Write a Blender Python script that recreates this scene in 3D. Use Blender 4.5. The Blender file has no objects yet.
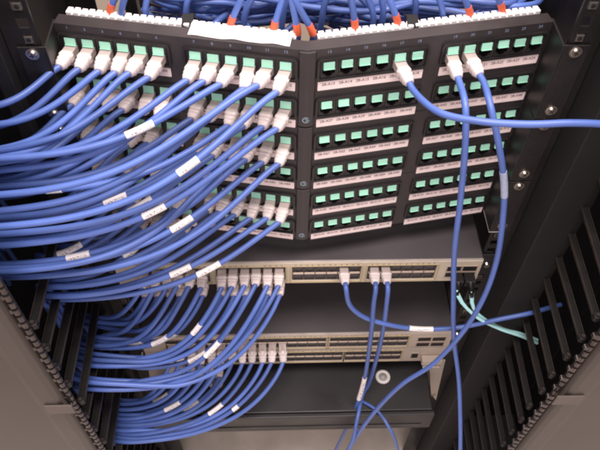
import bpy, bmesh, math, random
import numpy as np
from mathutils import Vector, Matrix

random.seed(11)
RNG = np.random.default_rng(11)
MM = 0.001
C = bpy.context.scene.collection
WM = {}                                    # world matrix (millimetres in translation) of every object

# ------------------------------------------------------------------ materials
def new_mat(name):
    m = bpy.data.materials.new(name); m.use_nodes = True
    nt = m.node_tree
    return m, nt, nt.nodes['Principled BSDF']

def mat(name, col, rough=0.5, metal=0.0, var=0.0, scale=60.0, bump=0.0, bscale=400.0, rvar=0.0, spec=0.5, objvar=0.0,
        trans=0.0, dust=0.0):
    m, nt, b = new_mat(name)
    N = nt.nodes; Lk = nt.links
    b.inputs['Roughness'].default_value = rough
    b.inputs['Metallic'].default_value = metal
    b.inputs['Specular IOR Level'].default_value = spec
    b.inputs['Transmission Weight'].default_value = trans
    tc = N.new('ShaderNodeTexCoord')
    nz = N.new('ShaderNodeTexNoise'); nz.inputs['Scale'].default_value = scale; nz.inputs['Detail'].default_value = 6
    Lk.new(tc.outputs['Object'], nz.inputs['Vector'])
    mp = N.new('ShaderNodeMapRange')
    mp.inputs['From Min'].default_value = 0.3; mp.inputs['From Max'].default_value = 0.7
    mp.inputs['To Min'].default_value = 1 - var; mp.inputs['To Max'].default_value = 1 + var
    Lk.new(nz.outputs['Fac'], mp.inputs['Value'])
    hsv = N.new('ShaderNodeHueSaturation'); hsv.inputs['Color'].default_value = (*col, 1)
    if objvar:
        oi = N.new('ShaderNodeObjectInfo')
        m2 = N.new('ShaderNodeMapRange'); m2.inputs['To Min'].default_value = 1 - objvar; m2.inputs['To Max'].default_value = 1 + objvar
        Lk.new(oi.outputs['Random'], m2.inputs['Value'])
        mu = N.new('ShaderNodeMath'); mu.operation = 'MULTIPLY'
        Lk.new(m2.outputs[0], mu.inputs[0]); Lk.new(mp.outputs[0], mu.inputs[1])
        Lk.new(mu.outputs[0], hsv.inputs['Value'])
    else:
        Lk.new(mp.outputs[0], hsv.inputs['Value'])
    last = hsv.outputs['Color']
    if dust:
        n3 = N.new('ShaderNodeTexNoise'); n3.inputs['Scale'].default_value = 900; n3.inputs['Detail'].default_value = 3
        Lk.new(tc.outputs['Object'], n3.inputs['Vector'])
        r3 = N.new('ShaderNodeMapRange'); r3.inputs['From Min'].default_value = 0.56; r3.inputs['From Max'].default_value = 0.74
        r3.inputs['To Max'].default_value = dust
        Lk.new(n3.outputs['Fac'], r3.inputs['Value'])
        mx = N.new('ShaderNodeMixRGB'); mx.inputs[2].default_value = (0.25, 0.22, 0.20, 1)
        Lk.new(r3.outputs[0], mx.inputs[0]); Lk.new(last, mx.inputs[1]); last = mx.outputs[0]
    Lk.new(last, b.inputs['Base Color'])
    if rvar:
        m4 = N.new('ShaderNodeMapRange'); m4.inputs['From Min'].default_value = 0.3; m4.inputs['From Max'].default_value = 0.7
        m4.inputs['To Min'].default_value = rough - rvar; m4.inputs['To Max'].default_value = rough + rvar
        Lk.new(nz.outputs['Fac'], m4.inputs['Value']); Lk.new(m4.outputs[0], b.inputs['Roughness'])
    if bump:
        n2 = N.new('ShaderNodeTexNoise'); n2.inputs['Scale'].default_value = bscale; n2.inputs['Detail'].default_value = 4
        Lk.new(tc.outputs['Object'], n2.inputs['Vector'])
        bp = N.new('ShaderNodeBump'); bp.inputs['Strength'].default_value = bump; bp.inputs['Distance'].default_value = 0.001
        Lk.new(n2.outputs['Fac'], bp.inputs['Height']); Lk.new(bp.outputs['Normal'], b.inputs['Normal'])
    return m

def print_mat(name, col, ink, sx, sy):
    """Paper / sleeve carrying a row of tiny blurred machine-printed marks."""
    m, nt, b = new_mat(name); N = nt.nodes; Lk = nt.links
    b.inputs['Roughness'].default_value = 0.45
    tc = N.new('ShaderNodeTexCoord'); mp = N.new('ShaderNodeMapping'); mp.inputs['Scale'].default_value = (sx, sy, 1)
    Lk.new(tc.outputs['UV'], mp.inputs['Vector'])
    nz = N.new('ShaderNodeTexNoise'); nz.inputs['Scale'].default_value = 1.0; nz.inputs['Detail'].default_value = 1
    Lk.new(mp.outputs[0], nz.inputs['Vector'])
    st = N.new('ShaderNodeMapRange'); st.inputs['From Min'].default_value = 0.54; st.inputs['From Max'].default_value = 0.60
    Lk.new(nz.outputs['Fac'], st.inputs['Value'])
    sep = N.new('ShaderNodeSeparateXYZ'); Lk.new(tc.outputs['UV'], sep.inputs[0])
    # ink only in the middle band of the wrap, away from both ends
    def band(sock, lo, hi):
        a = N.new('ShaderNodeMath'); a.operation = 'GREATER_THAN'; a.inputs[1].default_value = lo; Lk.new(sock, a.inputs[0])
        c = N.new('ShaderNodeMath'); c.operation = 'LESS_THAN'; c.inputs[1].default_value = hi; Lk.new(sock, c.inputs[0])
        d = N.new('ShaderNodeMath'); d.operation = 'MULTIPLY'; Lk.new(a.outputs[0], d.inputs[0]); Lk.new(c.outputs[0], d.inputs[1])
        return d.outputs[0]
    bx = band(sep.outputs[0], 0.12, 0.88)
    fr = N.new('ShaderNodeMath'); fr.operation = 'FRACT'
    ml = N.new('ShaderNodeMath'); ml.operation = 'MULTIPLY'; ml.inputs[1].default_value = 3.0
    Lk.new(sep.outputs[1], ml.inputs[0]); Lk.new(ml.outputs[0], fr.inputs[0])
    by = band(fr.outputs[0], 0.32, 0.68)
    k = N.new('ShaderNodeMath'); k.operation = 'MULTIPLY'; Lk.new(bx, k.inputs[0]); Lk.new(by, k.inputs[1])
    k2 = N.new('ShaderNodeMath'); k2.operation = 'MULTIPLY'; Lk.new(k.outputs[0], k2.inputs[0]); Lk.new(st.outputs[0], k2.inputs[1])
    mx = N.new('ShaderNodeMixRGB'); mx.inputs[1].default_value = (*col, 1); mx.inputs[2].default_value = (*ink, 1)
    Lk.new(k2.outputs[0], mx.inputs[0]); Lk.new(mx.outputs[0], b.inputs['Base Color'])
    return m

M = {
 'black':   mat('black_plastic', (0.013, 0.011, 0.012), 0.42, var=0.25, scale=40, bump=0.10, bscale=1500, rvar=0.08, dust=0.05),
 'plate':   mat('black_painted_steel', (0.030, 0.024, 0.025), 0.46, var=0.25, scale=25, bump=0.10, bscale=1800, rvar=0.08, dust=0.06),
 'hole':    mat('dark_socket_inside', (0.006, 0.005, 0.006), 0.6),
 'green':   mat('mint_green_plastic', (0.35, 0.69, 0.53), 0.40, var=0.06, objvar=0.10),
 'paper':   mat('label_paper', (0.84, 0.69, 0.67), 0.65, var=0.05, scale=90, objvar=0.05),
 'ink':     mat('label_ink', (0.20, 0.15, 0.15), 0.7),
 'number':  mat('pale_print', (0.20, 0.25, 0.36), 0.6),
 'logo':    mat('pale_logo_print', (0.25, 0.34, 0.42), 0.5),
 'white':   mat('white_plastic', (0.84, 0.80, 0.79), 0.5, var=0.04),
 'tape':    mat('white_paper_tape', (0.88, 0.85, 0.84), 0.6, var=0.03, scale=60, bump=0.15, bscale=120),
 'boot':    mat('milky_plug_boot', (0.74, 0.64, 0.615), 0.36, var=0.06, objvar=0.10, trans=0.12, bump=0.05, bscale=700),
 'clear':   mat('clear_plug_body', (0.60, 0.50, 0.47), 0.22, var=0.08, trans=0.35),
 'gold':    mat('gold_contacts', (0.75, 0.52, 0.20), 0.3, metal=1.0),
 'blue':    mat('blue_cable_jacket', (0.074, 0.130, 0.385), 0.41, var=0.10, scale=35, objvar=0.16, bump=0.05, bscale=600, rvar=0.08),
 'deep':    mat('blue_riser_jacket', (0.085, 0.150, 0.44), 0.38, var=0.12, scale=35, objvar=0.18, bump=0.05, bscale=600, rvar=0.08),
 'orange':  mat('orange_tag', (0.68, 0.12, 0.045), 0.55, var=0.10, scale=80),
 'aqua':    mat('aqua_fibre_jacket', (0.48, 0.86, 0.86), 0.4, var=0.06),
 'label':   print_mat('printed_cable_label', (0.80, 0.75, 0.73), (0.10, 0.08, 0.10), 14, 14),
 'sleeve':  mat('clear_grey_sleeve', (0.34, 0.38, 0.52), 0.3, var=0.15, scale=200),
 'bezel':   mat('beige_switch_front', (0.53, 0.455, 0.355), 0.45, var=0.08, scale=30, bump=0.05, rvar=0.06),
 'bezel2':  mat('grey_beige_switch_front', (0.45, 0.375, 0.31), 0.45, var=0.08, scale=30, bump=0.05, rvar=0.06),
 'gilt':    mat('gold_port_outline', (0.46, 0.37, 0.21), 0.4, var=0.08),
 'shield':  mat('port_shield', (0.50, 0.40, 0.32), 0.35, metal=0.35, var=0.08),
 'socket':  mat('dark_taupe_socket', (0.075, 0.06, 0.052), 0.5, var=0.1),
 'top':     mat('grey_switch_lid', (0.070, 0.060, 0.063), 0.50, var=0.16, scale=9, bump=0.10, bscale=900, rvar=0.08, dust=0.08),
 'edge':    mat('pale_lid_edge', (0.42, 0.37, 0.34), 0.4, metal=0.3, var=0.15),  # paler than the lid and ears it borders
 'steel':   mat('zinc_steel', (0.62, 0.56, 0.50), 0.30, metal=1.0, var=0.15, scale=200),
 'nut':     mat('dull_zinc_nut', (0.16, 0.14, 0.13), 0.4, metal=0.7, var=0.2),
 'rail':    mat('black_rack_rail', (0.008, 0.0065, 0.007), 0.46, var=0.3, scale=18, bump=0.08, bscale=1200, rvar=0.10, dust=0.07),
 'finger':  mat('black_finger_plastic', (0.006, 0.005, 0.005), 0.5, var=0.25, scale=30, rvar=0.08, spec=0.3),
 'rim':     mat('brown_finger_rim', (0.030, 0.021, 0.016), 0.45, var=0.3, scale=60, spec=0.3),  # lighter brown than the finger body
 'back':    mat('dark_back_plate', (0.006, 0.005, 0.0055), 0.65, var=0.3, scale=15),
 'hinge':   mat('oiled_dark_steel', (0.075, 0.062, 0.058), 0.22, metal=0.8, var=0.3, scale=120),
 'door':    mat('brown_grey_painted_door', (0.050, 0.038, 0.032), 0.42, var=0.10, scale=4, bump=0.06, bscale=700, rvar=0.06),
 'latch':   mat('beige_latch', (0.085, 0.066, 0.056), 0.45, var=0.08),
 'box':     mat('black_equipment_lid', (0.013, 0.011, 0.012), 0.5, var=0.25, scale=12, bump=0.08, bscale=900, rvar=0.10, dust=0.10),
 'cap':     mat('white_round_cap', (0.66, 0.62, 0.58), 0.4, var=0.06),
 'capgrey': mat('grey_cap_centre', (0.30, 0.28, 0.27), 0.4, var=0.10),
 'velcro':  mat('black_hook_tie', (0.012, 0.011, 0.012), 0.9, bump=0.5, bscale=2500),
 'led':     mat('green_status_light', (0.55, 0.75, 0.15), 0.3),
}
for nm, st in (('led', 0.8),):
    b = M[nm].node_tree.nodes['Principled BSDF']
    b.inputs['Emission Color'].default_value = (0.65, 0.9, 0.25, 1); b.inputs['Emission Strength'].default_value = st

def ground_mat(name, c1, c2, scale):
    m, nt, b = new_mat(name); N = nt.nodes; Lk = nt.links
    tc = N.new('ShaderNodeTexCoord'); nz = N.new('ShaderNodeTexNoise'); nz.inputs['Scale'].default_value = scale; nz.inputs['Detail'].default_value = 8
    Lk.new(tc.outputs['Object'], nz.inputs['Vector'])
    cr = N.new('ShaderNodeValToRGB'); cr.color_ramp.elements[0].position = 0.35; cr.color_ramp.elements[1].position = 0.66
    cr.color_ramp.elements[0].color = (*c1, 1); cr.color_ramp.elements[1].color = (*c2, 1)
    Lk.new(nz.outputs['Fac'], cr.inputs[0]); Lk.new(cr.outputs[0], b.inputs['Base Color'])
    b.inputs['Roughness'].default_value = 0.55
    return m
M['floor'] = ground_mat('speckled_vinyl_floor', (0.52, 0.46, 0.40), (0.68, 0.60, 0.53), 14)
M['wall'] = ground_mat('tan_painted_wall', (0.40, 0.335, 0.265), (0.45, 0.38, 0.30), 3)

# ------------------------------------------------------------------ mesh builder (millimetres)
class MB:
    def __init__(s): s.v = []; s.f = []; s.m = []; s.sm = []; s.uv = {}
    def add(s, vs, fs, mi=0, smooth=False):
        o = len(s.v); s.v += [tuple(map(float, v)) for v in vs]
        for f in fs: s.f.append(tuple(o + i for i in f)); s.m.append(mi); s.sm.append(smooth)
        return s
    def box(s, x0, x1, y0, y1, z0, z1, mi=0, bev=0.0):
        bm = bmesh.new(); bmesh.ops.create_cube(bm, size=1.0)
        for v in bm.verts:
            v.co = ((x0+x1)/2 + v.co.x*(x1-x0), (y0+y1)/2 + v.co.y*(y1-y0), (z0+z1)/2 + v.co.z*(z1-z0))
        if bev: bmesh.ops.bevel(bm, geom=list(bm.edges), offset=bev, segments=2, profile=0.5, affect='EDGES')
        bm.verts.index_update()
        s.add([v.co[:] for v in bm.verts], [[v.index for v in f.verts] for f in bm.faces], mi); bm.free(); return s
    def prism(s, pts, z0, z1, mi=0, bev=0.0):
        bm = bmesh.new(); n = len(pts)
        a = [bm.verts.new((p[0], p[1], z0)) for p in pts]; b = [bm.verts.new((p[0], p[1], z1)) for p in pts]
        bm.faces.new(a[::-1]); bm.faces.new(b)
        for i in range(n): bm.faces.new((a[i], a[(i+1) % n], b[(i+1) % n], b[i]))
        bmesh.ops.recalc_face_normals(bm, faces=bm.faces)
        if bev: bmesh.ops.bevel(bm, geom=list(bm.edges), offset=bev, segments=2, profile=0.5, affect='EDGES')
        bm.verts.index_update()
        s.add([v.co[:] for v in bm.verts], [[v.index for v in f.verts] for f in bm.faces], mi); bm.free(); return s
    def ring(s, outer, inner, z0, z1, mi=0):
        n = len(outer)
        vs = [(p[0], p[1], z) for z in (z0, z1) for p in outer] + [(p[0], p[1], z) for z in (z0, z1) for p in inner]
        fs = []
        for i in range(n):
            j = (i+1) % n
            fs += [(i, j, n+j, n+i), (2*n+j, 2*n+i, 3*n+i, 3*n+j), (n+i, n+j, 3*n+j, 3*n+i), (j, i, 2*n+i, 2*n+j)]
        s.add(vs, fs, mi); return s
    def loft(s, loops, mi=0, smooth=True, caps=True):
        n = len(loops[0]); vs = [p for l in loops for p in l]; fs = []
        for k in range(len(loops)-1):
            for i in range(n):
                j = (i+1) % n; fs.append((k*n+i, k*n+j, (k+1)*n+j, (k+1)*n+i))
        s.add(vs, fs, mi, smooth)
        if caps:
            s.add(loops[0], [tuple(range(n))[::-1]], mi); s.add(loops[-1], [tuple(range(n))], mi)
        return s
    def cyl(s, c, r, z0, z1, n=16, mi=0, r2=None, smooth=True):
        r2 = r if r2 is None else r2
        def lp(rr, z): return [(c[0]+rr*math.cos(2*math.pi*i/n), c[1]+rr*math.sin(2*math.pi*i/n), z) for i in range(n)]
        return s.loft([lp(r, z0), lp(r2, z1)], mi, smooth)
    def build(s, name, mats, parent=None, W=None):
        me = bpy.data.meshes.new(name)
        me.from_pydata([(a*MM, b*MM, c*MM) for a, b, c in s.v], [], s.f)
        for k in (mats if isinstance(mats, (list, tuple)) else [mats]): me.materials.append(M[k])
        me.polygons.foreach_set('material_index', s.m); me.polygons.foreach_set('use_smooth', s.sm)
        me.update()
        return put(name, me, parent, W)

def put(name, me, parent=None, W=None):
    o = bpy.data.objects.new(name, me); C.objects.link(o)
    W = W.copy() if W is not None else (WM[parent].copy() if parent else Matrix.Identity(4))
    WM[o] = W
    L = (WM[parent].inverted() @ W) if parent else W.copy()
    if parent: o.parent = parent
    L = L.copy(); L.translation = L.translation * MM
    o.matrix_basis = L
    return o

def thing(name, label, cat, loc=(0, 0, 0), group=None, R=None):
    W = Matrix.Translation(Vector(loc))
    if R is not None: W = W @ R
    o = put(name, None, None, W); o.empty_display_size = 0.02
    tag(o, label, cat, group); return o
def tag(o, label, cat, group=None):
    o['label'] = label; o['category'] = cat
    if group: o['group'] = group
    return o
def struct(o): o['kind'] = 'structure'; return o

def frame(origin, X, Y, Z):
    m = Matrix.Identity(4)
    for i, a in enumerate((X, Y, Z)):
        a = Vector(a).normalized()
        for r in range(3): m[r][i] = a[r]
    m.translation = Vector(origin); return m

def rrect(x0, x1, y0, y1, r, n=4):
    out = []
    for cx, cy, a in ((x1-r, y1-r, 0), (x0+r, y1-r, 90), (x0+r, y0+r, 180), (x1-r, y0+r, 270)):
        for k in range(n+1):
            t = math.radians(a + 90*k/n); out.append((cx + r*math.cos(t), cy + r*math.sin(t)))
    return out

TXT = {}
def text_mesh(txt, size, width=None, spacing=1.0):
    if txt in TXT: return TXT[txt]
    cu = bpy.data.curves.new('t', 'FONT'); cu.body = txt; cu.size = size*MM; cu.align_x = 'CENTER'; cu.align_y = 'CENTER'
    cu.offset = 0.00004*size/3; cu.space_word = spacing; cu.resolution_u = 2
    o = bpy.data.objects.new('t', cu); C.objects.link(o)
    dg = bpy.context.evaluated_depsgraph_get(); dg.update()
    me = bpy.data.meshes.new_from_object(o.evaluated_get(dg))
    bpy.data.objects.remove(o); bpy.data.curves.remove(cu)
    TXT[txt] = me
    if width and len(me.vertices):
        xs = [v.co.x for v in me.vertices]; k = width*MM/(max(xs)-min(xs)); mid = (max(xs)+min(xs))/2
        for v in me.vertices: v.co.x = (v.co.x-mid)*k
    return me

def first_lbl(r, g): return 24*r + {0: 1, 1: 7, 2: 13, 3: 19}[g]
for _r in range(6):                        # lettering is made first, while the scene is still empty
    for _g in range(4): text_mesh('   '.join('2B-A%02d' % (first_lbl(_r, _g)+i) for i in range(6)), 4.2, 90)
for _p in range(1, 25): text_mesh(str(_p), 3.9)

def catmull(P, n=10):
    P = [np.array(p, float) for p in P]
    P = [2*P[0]-P[1]] + P + [2*P[-1]-P[-2]]
    out = []
    for i in range(1, len(P)-2):
        a, b, c, d = P[i-1:i+3]
        t0 = 0; t1 = t0 + max(1e-3, np.linalg.norm(b-a))**.5; t2 = t1 + max(1e-3, np.linalg.norm(c-b))**.5; t3 = t2 + max(1e-3, np.linalg.norm(d-c))**.5
        for k in range(n):
            t = t1 + (t2-t1)*k/n
            A1 = (t1-t)/(t1-t0)*a + (t-t0)/(t1-t0)*b; A2 = (t2-t)/(t2-t1)*b + (t-t1)/(t2-t1)*c; A3 = (t3-t)/(t3-t2)*c + (t-t2)/(t3-t2)*d
            B1 = (t2-t)/(t2-t0)*A1 + (t-t0)/(t2-t0)*A2; B2 = (t3-t)/(t3-t1)*A2 + (t-t1)/(t3-t1)*A3
            out.append((t2-t)/(t2-t1)*B1 + (t-t1)/(t2-t1)*B2)
    out.append(P[-2]); return np.array(out)

def resample(P, n):
    d = np.r_[0, np.cumsum(np.linalg.norm(np.diff(P, axis=0), axis=1))]
    s = np.linspace(0, d[-1], n)
    return np.stack([np.interp(s, d, P[:, k]) for k in range(3)], 1), d[-1]

def tube(mb, P, r, n=10, mi=0, caps=True, rmul=None):
    P = np.asarray(P, float); T = np.gradient(P, axis=0); T /= np.linalg.norm(T, axis=1)[:, None] + 1e-12
    up = np.array([0, 0, 1.0]) if abs(T[0][2]) < 0.9 else np.array([0, 1.0, 0])
    nrm = up - T[0]*np.dot(up, T[0]); nrm /= np.linalg.norm(nrm)
    loops = []
    for i in range(len(P)):
        nrm = nrm - T[i]*np.dot(nrm, T[i]); nrm /= np.linalg.norm(nrm) + 1e-12
        bi = np.cross(T[i], nrm); rr = r*(rmul[i] if rmul is not None else 1)
        loops.append([tuple(P[i] + rr*(math.cos(2*math.pi*k/n)*nrm + math.sin(2*math.pi*k/n)*bi)) for k in range(n)])
    mb.loft(loops, mi, True, caps); return mb

# ------------------------------------------------------------------ geometry of the place
D_APEX = 39.286; ANG = 0.1782981; S0, PITCH, GAP = 18.7665, 15.8912, 112.0594; ROW = 44.45
SMAX = 218/math.cos(ANG)
ca, sa = math.cos(ANG), math.sin(ANG)
def wing(side, z=0.0):
    ex = (ca, sa, 0) if side > 0 else (ca, -sa, 0)
    n = (sa, -ca, 0) if side > 0 else (-sa, -ca, 0)
    return frame((0, -D_APEX, z), ex, (0, 0, 1), n)
def jack_s(port):                          # port 1..24 across a row -> wing side and local x
    if port <= 12:
        g, i = (1, 6-port) if port <= 6 else (0, 12-port); sd = -1
    else:
        g, i = (0, port-13) if port <= 18 else (1, port-19); sd = 1
    return sd, sd*(S0 + i*PITCH + g*GAP)

# ---- patch panels --------------------------------------------------
def jack_mesh():
    mb = MB()
    # housing frame round one opening, walls going back, latch notch at the bottom
    o = rrect(-6.9, 6.9, -13.6, 5.6, 0.8, 2)
    op = [(-5.6, -3.6), (-5.6, -9.4), (-3.2, -9.4), (-3.2, -11.2), (-1.7, -11.2), (-1.7, -12.4),
          (1.7, -12.4), (1.7, -11.2), (3.2, -11.2), (3.2, -9.4), (5.6, -9.4), (5.6, -3.6)]
    bm = bmesh.new()
    ov = [bm.verts.new((*p, 0.9)) for p in o]; iv = [bm.verts.new((*p, 0.9)) for p in op]
    oe = [bm.edges.new((ov[i], ov[(i+1) % len(ov)])) for i in range(len(ov))]
    ie = [bm.edges.new((iv[i], iv[(i+1) % len(iv)])) for i in range(len(iv))]
    bmesh.ops.triangle_fill(bm, use_beauty=True, edges=oe+ie)
    bm.verts.index_update()
    mb.add([v.co[:] for v in bm.verts], [[v.index for v in f.verts] for f in bm.faces]); bm.free()
    n = len(o)
    mb.add([(*p, 0.9) for p in o] + [(*p, -3) for p in o], [(i, n+i, n+(i+1) % n, (i+1) % n) for i in range(n)])
    n = len(op)
    mb.add([(*p, 0.9) for p in op] + [(*p, -11) for p in op], [(i, (i+1) % n, n+(i+1) % n, n+i) for i in range(n)] + [tuple(range(n, 2*n))], 1)
    for k in range(8):                     # contact wires
        x = -3.6 + k*1.03
        mb.add([(x-.25, -4.2, -0.5), (x+.25, -4.2, -0.5), (x+.25, -8.2, -8), (x-.25, -8.2, -8)], [(0, 1, 2, 3)], 2)
    return mb
tab_mb = MB(); tab_mb.prism(rrect(-5.0, 5.0, -3.1, 3.5, 0.6, 2), 0.6, 2.2, 0, 0.35)
tab_mb.box(-5.0, 5.0, -3.5, -3.1, 0.6, 3.0, 0)

def panel_plate(z_top, z_bot, rows):
    """Two folded wings with a real cut-out for every jack, top flange, bottom flange, cheeks and rack ears."""
    mb = MB()
    for sd in (-1, 1):
        W = wing(sd)
        def P(s, z, t=0.0): return tuple(W @ Vector((sd*s, z, t)))
        holes_s = [S0 + i*PITCH + g*GAP for g in (0, 1) for i in range(6)]
        xs = [0.0]
        for h in holes_s: xs += [h-6.9, h+6.9]
        xs.append(SMAX)
        zs = [z_bot]
        for r in sorted(rows, reverse=True): zs += [-ROW*r-13.6, -ROW*r+5.6]
        zs.append(z_top)
        for a in range(len(xs)-1):
            for b in range(len(zs)-1):
                if a % 2 == 1 and b % 2 == 1: continue
                q = [P(xs[a], zs[b]), P(xs[a+1], zs[b]), P(xs[a+1], zs[b+1]), P(xs[a], zs[b+1])]
                mb.add(q if sd > 0 else q[::-1], [(0, 1, 2, 3)])
        # flanges top and bottom, going back
        for z, up in ((z_top, 1), (z_bot, 0)):
            back = 13 if up else 30
            q = [P(0, z), P(SMAX, z), P(SMAX, z, -back), tuple(Vector(P(0, z, -back)) if False else (0, P(0, z)[1]+back/ca, z))]
            mb.add(q if (sd > 0) == bool(up) else q[::-1], [(0, 1, 2, 3)])
        # cheek from the wing end forward to the rail plane, then the ear
        x0 = sd*218; zt, zb = z_top, z_bot
        mb.box(min(x0, x0+sd*2), max(x0, x0+sd*2), -33, 6, zb+0.4, zt-0.4, 1, 0.5)
        e0, e1 = (x0+sd*2.0, x0+sd*24)
        mb.box(min(e0, e1), max(e0, e1), -33, -31, zb+0.4, zt-0.4, 1, 0.5)
    return mb

jack_o = tab_o = None
panel_words = ['topmost black angled patch panel, with white comb and port numbers along its upper edge',
               'middle black angled patch panel, third and fourth port rows, between two other panels',
               'lowest black angled patch panel, fifth and sixth port rows, just above the upper network switch']
num_meshes = {}
panels = []
for k in range(3):
    zt = (17.0 if k == 0 else 19.0 - 88.9*k); zb = 19.0 - 88.9*k - 88.2
    pan = thing('angled_patch_panel', panel_words[k], 'patch panel', (0, -D_APEX, zt), 'angled patch panels stacked in the rack')
    panels.append(pan)
    panel_plate(zt, zb, (2*k, 2*k+1)).build('face_plate', ['plate', 'rail'], pan, Matrix.Identity(4))
    # ridge cover strip at the fold, with the round mark near its lower end
    rb = MB(); rb.prism([(-8, -D_APEX+8*math.tan(ANG)-0.4), (-6.5, -D_APEX-0.9), (-1.6, -D_APEX-2.4), (1.6, -D_APEX-2.4), (6.5, -D_APEX-0.9), (8, -D_APEX+8*math.tan(ANG)-0.4)], zb+0.6, zt-0.8, 0, 0.25)
    rg = rb.build('ridge_strip', 'plate', pan, Matrix.Identity(4))
    lg = MB()
    def arc(r0, r1, a0, a1, n=14):
        vs = []; fs = []
        for q in range(n+1):
            t = math.radians(a0+(a1-a0)*q/n)
            vs += [(r0*math.cos(t), r0*math.sin(t), 0), (r1*math.cos(t), r1*math.sin(t), 0)]
        for q in range(n): fs.append((2*q, 2*q+1, 2*q+3, 2*q+2))
        lg.add(vs, fs)
    arc(2.6, 3.5, 40, 330); arc(1.0, 1.8, -100, 150); lg.add([(0.4, -0.5, 0), (3.5, -0.5, 0), (3.5, 0.3, 0), (0.4, 0.3, 0)], [(0, 1, 2, 3)])
    lg.build('printed_mark', 'logo', rg, frame((0, -D_APEX-2.52, zb+9.5), (1, 0, 0), (0, 0, 1), (0, -1, 0)))
    for rr in (0, 1):
        r = 2*k + rr; z = -ROW*r
        for port in range(1, 25):
            sd, x = jack_s(port); W = wing(sd, z) @ Matrix.Translation((x, 0, 0))
            if jack_o is None:
                jack_o = jack_mesh().build('jack', ['black', 'hole', 'gold'], pan, W)
                tab_o = tab_mb.build('colour_tab', 'green', jack_o, W @ Matrix.Rotation(math.radians(-8), 4, 'X'))
            else:
                j = put('jack', jack_o.data, pan, W)
                a = math.radians(-8 + random.uniform(-5, 5))
                put('colour_tab', tab_o.data, j, W @ Matrix.Rotation(a, 4, 'X') @ Matrix.Translation((random.uniform(-.15, .15), random.uniform(-.3, .3), 0)))
        for g in range(4):
            sd = -1 if g < 2 else 1
            ports = list(range(6*g+1, 6*g+7))
            xs = [jack_s(p)[1] for p in ports]; xa, xb = min(xs), max(xs)
            W = wing(sd, z)
            bz = MB(); bz.ring(rrect(xa-10.6, xb+10.6, -15.6, 8.0, 3.4), rrect(xa-8.6, xb+8.6, -14.2, 6.4, 2.2), -0.2, 2.4)
            bz.build('port_bezel', 'black', pan, W)
            lp = MB(); w = (xb-xa)/2 + 8.6 + random.uniform(-.6, .6)
            Wl = W @ Matrix.Translation(((xa+xb)/2 + random.uniform(-.5, .5), -22.6, 0.3)) @ Matrix.Rotation(math.radians(random.uniform(-.5, .5)), 4, 'Z')
            lp.prism(rrect(-w, w, -4.9, 4.9, 0.5, 2), 0.0, 0.7, 0, 0.15)
            strip = lp.build('label_strip', 'paper', pan, Wl)
            n0 = first_lbl(r, g)
            me = text_mesh('   '.join('2B-A%02d' % (n0+i) for i in range(6)), 4.2, 2*w-6)
            me.materials.clear(); me.materials.append(M['ink'])
            put('lettering', me, strip, Wl @ Matrix.Translation((0, 1.6, 0.85)))
            # clear channel lip under the strip
            hl = MB(); hl.box(-w-1, w+1, -6.2, -5.3, 0.05, 1.5, 0, 0.25); hl.build('strip_holder', 'black', pan, W @ Matrix.Translation(((xa+xb)/2, -22.6, 0)))
        if r == 0:
            for port in range(1, 25):
                sd, x = jack_s(port)
                me = text_mesh(str(port), 3.9); me.materials.clear(); me.materials.append(M['number'])
                put('port_number', me, pan, wing(sd, 0) @ Matrix.Translation((x, 13.4, 0.12)))
    if k == 2:
        for sd in (-1, 1):
            m = MB(); a = sd*219
            m.box(a-1.2, a+1.2, -33.5, 4, zb-1.0, zb+0.35, 0, 0.3)
            c0, c1 = sorted((sd*220.4, sd*236)); m.box(c0, c1, -33.6, -31, zb-1.0, zb+0.35, 0, 0.3)
            m.build('pale_edge', 'edge', pan, Matrix.Identity(4))  # paler strip along the bottom of cheek and ear
    # screws on the ears
    for sd in (-1, 1):
        for z in (zt-7, zb+12):
            sc = MB(); sc.cyl((0, 0), 5.6, 0, 0.9, 20, 0); sc.cyl((0, 0), 4.2, 0.9, 3.0, 18, 0, 3.4)
            sc.box(-2.4, 2.4, -.45, .45, 2.6, 3.15, 1); sc.box(-.45, .45, -2.4, 2.4, 2.62, 3.17, 1)
            sc.build('mounting_screw', ['steel', 'hole'], pan, frame((sd*230.5, -33, z), (1, 0, 0), (0, 0, 1), (0, -1, 0)) @ Matrix.Rotation(random.uniform(0, 3), 4, 'Z'))

# comb of white wire-termination blocks on the top panel, and the paper tape stuck on it
for sd in (-1, 1):
    W = wing(sd)
    cb = MB(); x = 14.0
    while x < SMAX-8:
        cb.box(min(sd*x, sd*(x+4.9)), max(sd*x, sd*(x+4.9)), 9, 17.4 + random.uniform(-.3, .3), -24.5, -16.5, 0, 0.6); x += 6.6
    cb.box(min(sd*13, sd*(SMAX-8)), max(sd*13, sd*(SMAX-8)), 5, 15.2, -24, -17, 1, 0.4)
    cb.build('termination_comb', ['white', 'white'], panels[0], W)
tp = MB(); W = wing(-1)
nx = 24; vs = []; fs = []
prof = [(17.5, -3.5), (17.6, -7), (17.7, -12), (18.3, -16.2), (18.8, -18.5), (18.6, -21)]
for i in range(nx+1):
    x = -104 + 88*i/nx
    for j, (y, t) in enumerate(prof):
        vs.append((x, y + 0.5*math.sin(i*1.3+j) * 0.4, t - (0.8*math.sin(i*.7) if j in (0, 5) else 0)))
for i in range(nx):
    for j in range(len(prof)-1):
        a = i*len(prof)+j; fs.append((a, a+len(prof), a+len(prof)+1, a+1))
tp.add(vs, fs, 0, True)
o = tp.build('paper_tape', 'tape', panels[0], W)
sol = o.modifiers.new('s', 'SOLIDIFY'); sol.thickness = 0.0003

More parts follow.
